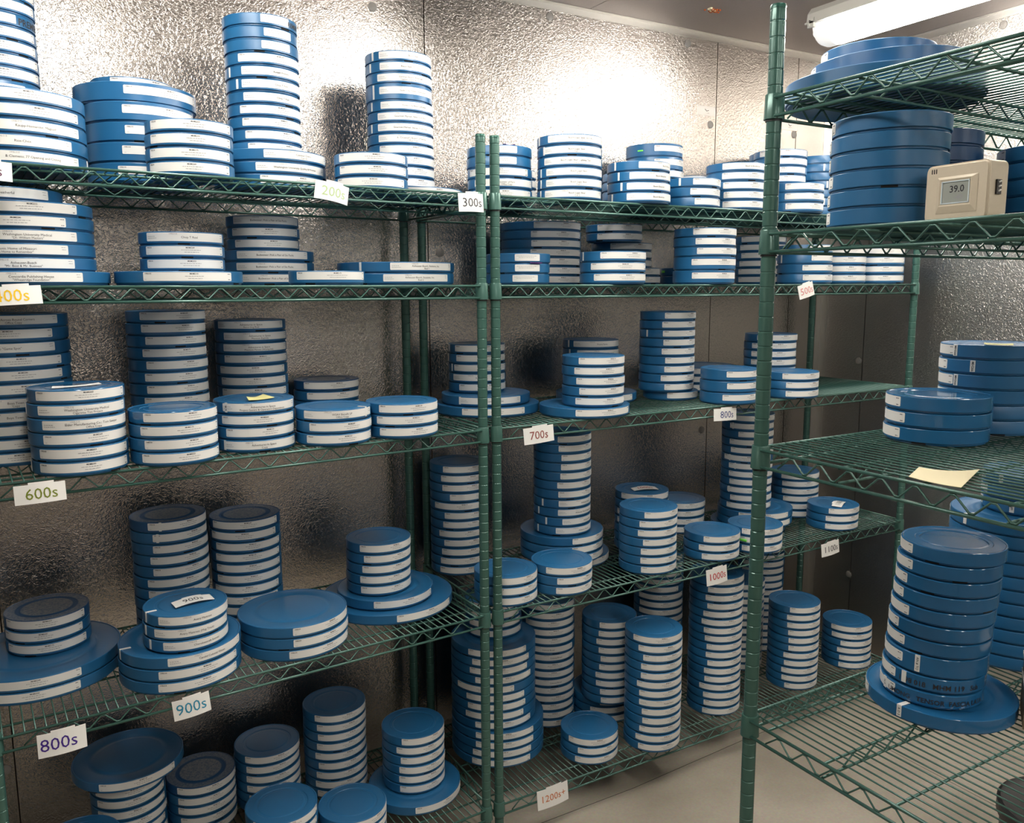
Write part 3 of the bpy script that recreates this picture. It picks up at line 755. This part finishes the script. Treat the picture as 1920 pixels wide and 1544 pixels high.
for name, z0, la, desc, groups, flags in STACKS:
    cans = [(x, y, round(r-.0012, 4), t) for (n, x, y, r, t) in groups for _ in range(n)]
    N = len(cans); z = z0
    for i, (x, y, r, t) in enumerate(cans):
        rnd = random.Random(can_no*7+1)
        base_dir = math.atan2(-y, -x)                       # towards the aisle side the photographer stands on
        a0 = base_dir + R(la) + R(rnd.uniform(-7, 7) if N > 1 else 0)
        if name[0] == 'B' and i and rnd.random() < .15: a0 += R(rnd.choice((-14, 14)))
        jx, jy = rnd.uniform(-.0012, .0012), rnd.uniform(-.0012, .0012)
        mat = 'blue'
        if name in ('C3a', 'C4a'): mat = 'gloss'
        if name in ('C2a', 'C2b', 'C1a'): mat = 'navy' if name == 'C2b' else 'blue'  # C2b has its shade put into the plastic colour
        top = i == N-1
        lm = 'dusty' if ('d' in flags and top) else ('gloss' if top and name[0] == 'A' and name in ('A4s', 'A3a', 'A3b') else mat)
        rt = round(t, 4)
        parts = [('can_base', base_mesh(r, rt, mat), a0 + R(rnd.choice((-55, -30, -5, 20, 45, 80, 120, 170, 230)) + rnd.uniform(-9, 9))), ('can_lid', lid_mesh(r, rt, lm), rnd.uniform(0, 6))]
        text = TITLES.get(name, {}).get(i, '')
        var = (can_no * 5 + i) % 8
        if i in SHORT.get(name, ()): var = 9
        if 'n' not in flags and text != '|':
            parts.append(('paper_label', label_mesh(r, rt, text, 0 if text else var), a0))
        if i in TAPES.get(name, {}):
            tp = TAPES[name][i]
            if not isinstance(tp, tuple): tp = (tp, '')
            parts.append(('tape_strip', tape_mesh(r, rt, tp[1], .009 if name[0] == 'C' else .0062, True, len(tp) > 2), base_dir + R(tp[0])))
        if i in WRITE.get(name, {}):
            s, sz, rel, zc = WRITE[name][i]
            parts.append(('handwriting', writing_mesh(r, rt, s, sz, zc), base_dir + R(rel)))
        if can_no in REST:
            for _, me, a in parts: rest_parts.append((me, Matrix.Translation((x+jx, y+jy, z)) @ Matrix.Rotation(a, 4, 'Z')))
        else:
            root = empty('film_can', (x+jx, y+jy, z))
            size = 'huge' if r > .17 else 'broad' if r > .12 else 'small'
            k = N - i
            if N == 1: lab = '%s blue film can, %s' % (size, desc)
            elif k == 1: lab = '%s blue film can topping the %s' % (size, desc)
            else: lab = '%s blue can, %s from top of %s' % (size, ORD[k], desc)
            assert 4 <= len(lab.split()) <= 16, lab
            tag(root, lab, 'film can', 'film cans on the ' + SHELFNAME[name[:2]])
            for nm, me, a in parts:
                o = link(nm, me, root); o.rotation_euler = (0, 0, a)
        z += t; can_no += 1
if rest_parts:
    vs, fs, mi, sm, mats = [], [], [], [], []
    for me, mx in rest_parts:
        o = len(vs); vs += [tuple(mx @ v.co) for v in me.vertices]; loc = []
        for m in me.materials:
            if m not in mats: mats.append(m)
            loc.append(mats.index(m))
        for p in me.polygons:
            fs.append(tuple(k+o for k in p.vertices)); mi.append(loc[p.material_index]); sm.append(p.use_smooth)
    me = bpy.data.meshes.new('film_can_pile'); me.from_pydata(vs, [], fs)
    for m in mats: me.materials.append(m)
    me.polygons.foreach_set('material_index', mi); me.polygons.foreach_set('use_smooth', sm); me.update(); sharp(me, 30)
    o = link('film_can_pile', me)
    tag(o, 'remaining blue film cans of the back rows, mostly hidden behind nearer stacks', 'film cans', kind='stuff')
print('cans', can_no, 'meshes', len(bpy.data.meshes))

# ------------------------------------------------------------------ shelf-edge cards
def card_mesh(wd, h, text, ink, tab=(.25, .75), bend=.004, tsize=None, tx=0.0, serifgap=0):
    mb = MB(); n = 12; th = .0009
    def yb(x): return bend*math.sin(PI*(x/wd+.5)*1.0)*-1
    def sheet(x0, x1, z0, z1):
        vs = []
        for i in range(n+1):
            x = x0+(x1-x0)*i/n; y = yb(x)
            for yy in (y, y+th):
                for z in (z0, z1): vs.append((x, yy, z))
        fs = []
        for i in range(n):
            a = i*4; b = a+4
            fs += [(a, b, b+1, a+1), (a+2, a+3, b+3, b+2), (a+1, b+1, b+3, a+3), (a, a+2, b+2, b)]
        fs += [(0, 1, 3, 2), (n*4, n*4+2, n*4+3, n*4+1)]
        mb.add(vs, fs, M['card'])
    sheet(-wd/2, wd/2, -h/2, h/2)
    if tab: sheet(-wd/2+wd*tab[0], -wd/2+wd*tab[1], h/2, h/2+.004)
    sz = tsize or h*.62
    vs, fs = text2d(text, sz, False)
    mb.add([(x+tx, yb(x+tx)-.0004, y-.001) for x, y in vs], fs, M['ink_'+ink])
    return mb.mesh('shelf_card')
CARDS = [  # text, x, y, z, w, h, tilt, ink, text size, text x, look
 ('100s', -.024, 1.806, .212, .075, .034, -2, 'maroon', .026, -.002, 'white 100s card cut off at the left edge of the top shelf'),
 ('200s', .622, 1.843, .210, .078, .040, -10, 'palegreen', .030, .002, 'curled white card reading 200s in pale green'),
 ('300s', .977, 1.858, .206, .070, .044, 1, 'darkgrey', .030, .002, 'white card reading 300s beside the paired posts'),
 ('400s', .001, 1.803, -.010, .086, .034, 3, 'gold', .031, -.006, 'white card reading 400s in yellow at the left edge'),
 ('600s', .013, 1.804, -.384, .087, .037, .6, 'olive', .030, .002, 'white card reading 600s in olive green'),
 ('900s', .261, 1.817, -.891, .077, .044, 4, 'teal', .034, -.001, 'white card reading 900s in teal hanging from a shelf edge'),
 ('800s', .013, 1.804, -.893, .087, .048, -.2, 'violet', .036, -.006, 'white card reading 800s in violet at lower left'),
 ('700s', 1.178, 1.866, -.388, .094, .044, 3, 'brown', .031, -.002, 'white card reading 700s in brown beside the paired posts'),
 ('800s', 1.855, 1.866, -.388, .094, .037, -1.6, 'blueink', .030, .004, 'white card reading 800s in dark blue, middle rack'),
 ('500s', 2.192, 1.866, -.012, .070, .044, 14, 'pink', .031, 0, 'tilted white card reading 500s in pink'),
 ('1100s', 2.375, 1.866, -.900, .090, .046, 4, 'darkgrey', .030, 0, 'white card reading 1100s in grey on the right part of a shelf'),
 ('1000s', 1.842, 1.866, -.901, .087, .052, 3, 'red', .031, 0, 'white card reading 1000s in dark red'),
 ('1200s+', 1.226, 1.866, -1.449, .105, .058, 2, 'orange', .029, 0, 'white card reading 1200s+ in orange on the bottom shelf'),
]
for txt, x, y, z, wd, h, tilt, ink, ts, tx, look in CARDS:
    bend = .010 if txt in ('200s',) else .005
    o = link('shelf_card', card_mesh(wd, h, txt, ink, (.28, .78), bend, ts, tx))
    o.location = (x, y, z); o.rotation_euler = (R(-4), R(-tilt), 0)
    if x < 1.02: o.rotation_euler.z = .0525
    tag(o, look, 'card', 'number cards on the shelf edges')
def flat_card(text, ink, c, ang, wd, h, look, lift=.003):
    me = card_mesh(wd, h, text, ink, (.28, .78), .004, h*.7)
    o = link('number_card', me); o.location = c; o.rotation_euler = (R(-88), 0, 0)
    o.rotation_euler = (Matrix.Rotation(ang, 4, 'Z') @ Matrix.Rotation(R(-88), 4, 'X')).to_euler()
    tag(o, look, 'card', 'loose number cards on can lids'); return o
flat_card('900s', 'darkgrey', (.291, 1.911, -.6930+.0030), R(8), .085, .034, 'loose white 900s card lying on the stepped can stack')
flat_card('1000s', 'red', (1.755, 2.122, -.6650+.0030), R(-18), .085, .034, 'loose white 1000s card lying on a back stack')
flat_card('1100s', 'darkgrey', (2.502, 1.940, -.7780+.0030), R(28), .085, .034, 'loose white 1100s card lying on the right front stack')

def slip(name, pts, th, mat, look, cat, curl=.0, n=8):
    """small sheet of paper: quad pts (4 corners ccw) with a gentle curl"""
    A, B, C_, D_ = [Vector(p) for p in pts]; mb = MB(); vs = []
    for lay in (0, th):
        for i in range(n+1):
            for j in range(n+1):
                u, v = i/n, j/n
                p = A.lerp(B, u).lerp(D_.lerp(C_, u), v); p.z += lay + curl*((2*u-1)**2)*(.4+.6*v)
                vs.append(p)
    k = (n+1)*(n+1); fs = []
    for i in range(n):
        for j in range(n):
            a = i*(n+1)+j; fs += [(a+k, a+n+1+k, a+n+2+k, a+1+k), (a, a+1, a+n+2, a+n+1)]
    for i in range(n):
        a = i*(n+1); b = (i+1)*(n+1); fs += [(a, b, b+k, a+k), (a+n, a+n+k, b+n+k, b+n)]
        fs += [(i, i+k, i+1+k, i+1), (n*(n+1)+i, n*(n+1)+i+1, n*(n+1)+i+1+k, n*(n+1)+i+k)]
    mb.add(vs, fs, M[mat], True); o = mb.build(name); sharp(o.data, 50); tag(o, look, cat); return o
slip('sticky_note', [(.430, 1.888, -.2460), (.492, 1.908, -.2460), (.480, 1.962, -.2460), (.436, 1.936, -.2460)], .0006, 'yellow', 'yellow paper note curled on the third front stack, 600s shelf', 'note', .004)
slip('paper_slip', [(.048, 1.850, -.1900), (.138, 1.880, -.1900), (.134, 1.896, -.1900), (.050, 1.872, -.1900)], .0006, 'card', 'torn white paper slip lying on the leftmost front stack', 'paper', .002)
slip('paper_envelope', [(1.112, .664, -.2790), (1.112, .744, -.2790), (1.175, .770, -.2790), (1.236, .712, -.2790)], .0008, 'cream', 'cream paper sheet lying over the right rack shelf edge', 'paper', .004)
slip('sticky_note', [(1.556, .905, -.1088), (1.575, .862, -.1088), (1.606, .880, -.1088), (1.588, .925, -.1088)], .0006, 'yellow', 'pale yellow note on the taped can stack at right', 'note', .001)
slip('paper_scrap', [(1.150, 1.990, .3748), (1.176, 1.985, .3748), (1.200, 2.02, .3748), (1.165, 2.03, .3748)], .0008, 'purple', 'purple paper scrap on the can stack behind post tops', 'paper', .008)
slip('paper_scrap', [(1.190, 1.929, .0648), (1.228, 1.929, .0648), (1.222, 1.936, .0658), (1.196, 1.936, .0658)], .0012, 'purple', 'purple paper scrap poking from cans on the 500s shelf', 'paper', .001)
# small green tags stuck on cans
for (cx_, cy_, r, rel, z, wd, hh, look) in ((1.782, 2.136, .094, -28, .2324+.1415+.042, .018, .004, 'thin green tag on the tall back stack, upper shelf'),
        (2.037, 2.26, .09, -60, .0091+.0283+.016, .020, .008, 'green tag on the low dark back stack, 500s shelf'),
        (2.078, 1.936, .09, -24, -.8629+.0283+.0145, .026, .008, 'bright green tag on the can stack by the foreground post')):
    mb = MB(); wrap(mb, r, -hh/2, hh/2, -wd/2, wd/2, M['neon'], .0012, 6, .0008); o = mb.build('green_tag')
    o.location = (cx_, cy_, z); o.rotation_euler = (0, 0, math.atan2(-cy_, -cx_) + R(rel)); tag(o, look, 'tag')

# ------------------------------------------------------------------ temperature and humidity monitor
def monitor():
    root = empty('humidity_monitor', (1.196, .742, .0924), R(0)); tag(root, 'beige temperature monitor with small grey display on the right rack', 'monitor')
    cam_az = math.atan2(1.188, .747)
    root.rotation_euler.z = -cam_az - R(36)
    W_, H_, D_ = .098, .082, .040
    bm = bmesh.new(); bmesh.ops.create_cube(bm, size=1)
    for v in bm.verts:
        v.co.x *= W_; v.co.y *= D_; v.co.z *= H_
    bmesh.ops.bevel(bm, geom=[e for e in bm.edges if abs((e.verts[0].co-e.verts[1].co).normalized().y) > .9], offset=.010, segments=5, affect='EDGES', profile=.6)
    bmesh.ops.bevel(bm, geom=[e for e in bm.edges if all(v.co.y < -D_/2+1e-4 for v in e.verts)], offset=.0030, segments=3, affect='EDGES')
    for v in bm.verts:      # front bulges slightly and the outline is barrelled
        v.co.x *= 1 + .05*(1-(2*v.co.z/H_)**2); v.co.z += H_/2
    me = bpy.data.meshes.new('casing'); bm.to_mesh(me); bm.free(); me.materials.append(M['beige'])
    for p in me.polygons: p.use_smooth = True
    sharp(me, 40); link('casing', me, root)
    y = -D_/2
    mb = MB()   # sloped frame round the display
    o_ = [(-.030, .012), (.034, .012), (.034, .064), (-.030, .064)]; i_ = [(-.020, .026), (.022, .026), (.022, .056), (-.020, .056)]
    vs = [(x, y-.0004, z) for x, z in o_] + [(x, y-.0032, z) for x, z in [(-.024, .022), (.026, .022), (.026, .060), (-.024, .060)]] + [(x, y-.0012, z) for x, z in i_]
    fs = []
    for k in (0, 4):
        for i in range(4): fs.append((k+i, k+(i+1) % 4, k+4+(i+1) % 4, k+4+i))
    mb.add(vs, fs, M['beige']); mb.build('display_surround', root)
    mb = MB()
    for a, b in (((-.021, y-.003, .025), (.023, y-.0008, .0265)), ((-.021, y-.003, .0555), (.023, y-.0008, .057)), ((-.021, y-.003, .025), (-.0195, y-.0008, .057)), ((.0215, y-.003, .025), (.023, y-.0008, .057))):
        mb.box(a, b, M['lcdframe'])
    mb.build('display_bezel', root)
    mb = MB(); mb.box((-.0195, y-.0016, .0265), (.0215, y-.0006, .0555), M['lcd'])
    vs, fs = text2d('39.0', .0135, True); mb.add([(x+.003, y-.0019, z+.045) for x, z in vs], fs, M['ink'])
    vs, fs = text2d('-40', .0100, True); mb.add([(x+.006, y-.0019, z+.0335) for x, z in vs], fs, M['greyink'])
    mb.build('display', root)
    mb = MB()
    for k in range(3): mb.box((-.040+k*.0035, y-.0006, .070), (-.0388+k*.0035, y+.001, .0765), M['black'])
    mb.build('vent_slits', root)
    mb = MB(); mb.box((W_/2+.0014, -.006, .034), (W_/2+.0038, .004, .054), M['black'])
    for zz in (.038, .044, .050): mb.tube([(W_/2+.0042, -.003, zz), (W_/2+.0042, .002, zz+.002)], .0012, M['card'], 6)
    mb.build('side_port', root)
monitor()

# ------------------------------------------------------------------ perforated metal box at the right edge, black drum under the rack
root = empty('perforated_box', (1.5665, .7315, -.7877), R(-59)); tag(root, 'brown perforated metal box with bead chain beside the big can', 'box')
mb = MB(); mb.box((-.05, -.05, 0), (.05, .05, .105), M['rustybox']); mb.box((-.052, -.052, .103), (.052, .052, .109), M['housing']); mb.box((-.052, -.052, .070), (.052, .052, .075), M['housing'])
mb.build('box_body', root)
mb = MB()
for k in range(8):
    for c in range(6):
        zz = .010 + k*.0120; xx = -.042 + c*.0168
        for s in range(8):
            a, b = 2*PI*s/8, 2*PI*(s+1)/8
            for face in (0, 1):
                q = [(xx+.0045*math.cos(t), zz+.0045*math.sin(t)) for t in (a, b)]; q2 = [(xx+.0028*math.cos(t), zz+.0028*math.sin(t)) for t in (a, b)]
                if face == 0: vs = [(q[0][0], -.0515, q[0][1]), (q[1][0], -.0515, q[1][1]), (q2[1][0], -.0515, q2[1][1]), (q2[0][0], -.0515, q2[0][1])]
                else: vs = [(-.0515, q[0][0], q[0][1]), (-.0515, q[1][0], q[1][1]), (-.0515, q2[1][0], q2[1][1]), (-.0515, q2[0][0], q2[0][1])]
                mb.add(vs, [(0, 1, 2, 3)], M['black'])
mb.build('perforation_rings', root)
root = empty('black_drum', (2.10, .92, ZF)); tag(root, 'black round lidded drum on the floor beneath the right rack', 'drum')
mb = MB(); mb.lathe([(0, .04), (.135, .04), (.145, .05), (.15, .28), (.15, .285), (0, .285)], M['black'], 48); o = mb.build('drum_body', root); sharp(o.data)
mb = MB(); mb.lathe([(.150, .262), (.158, .262), (.158, .290), (.150, .296), (.138, .290), (0, .290)], M['black'], 48); o = mb.build('drum_lid', root); sharp(o.data)
mb = MB(); mb.lathe([(0, 0), (.165, 0), (.175, .008), (.175, .030), (.165, .038), (0, .038)], M['cap'], 48); o = mb.build('drum_dolly', root); sharp(o.data)
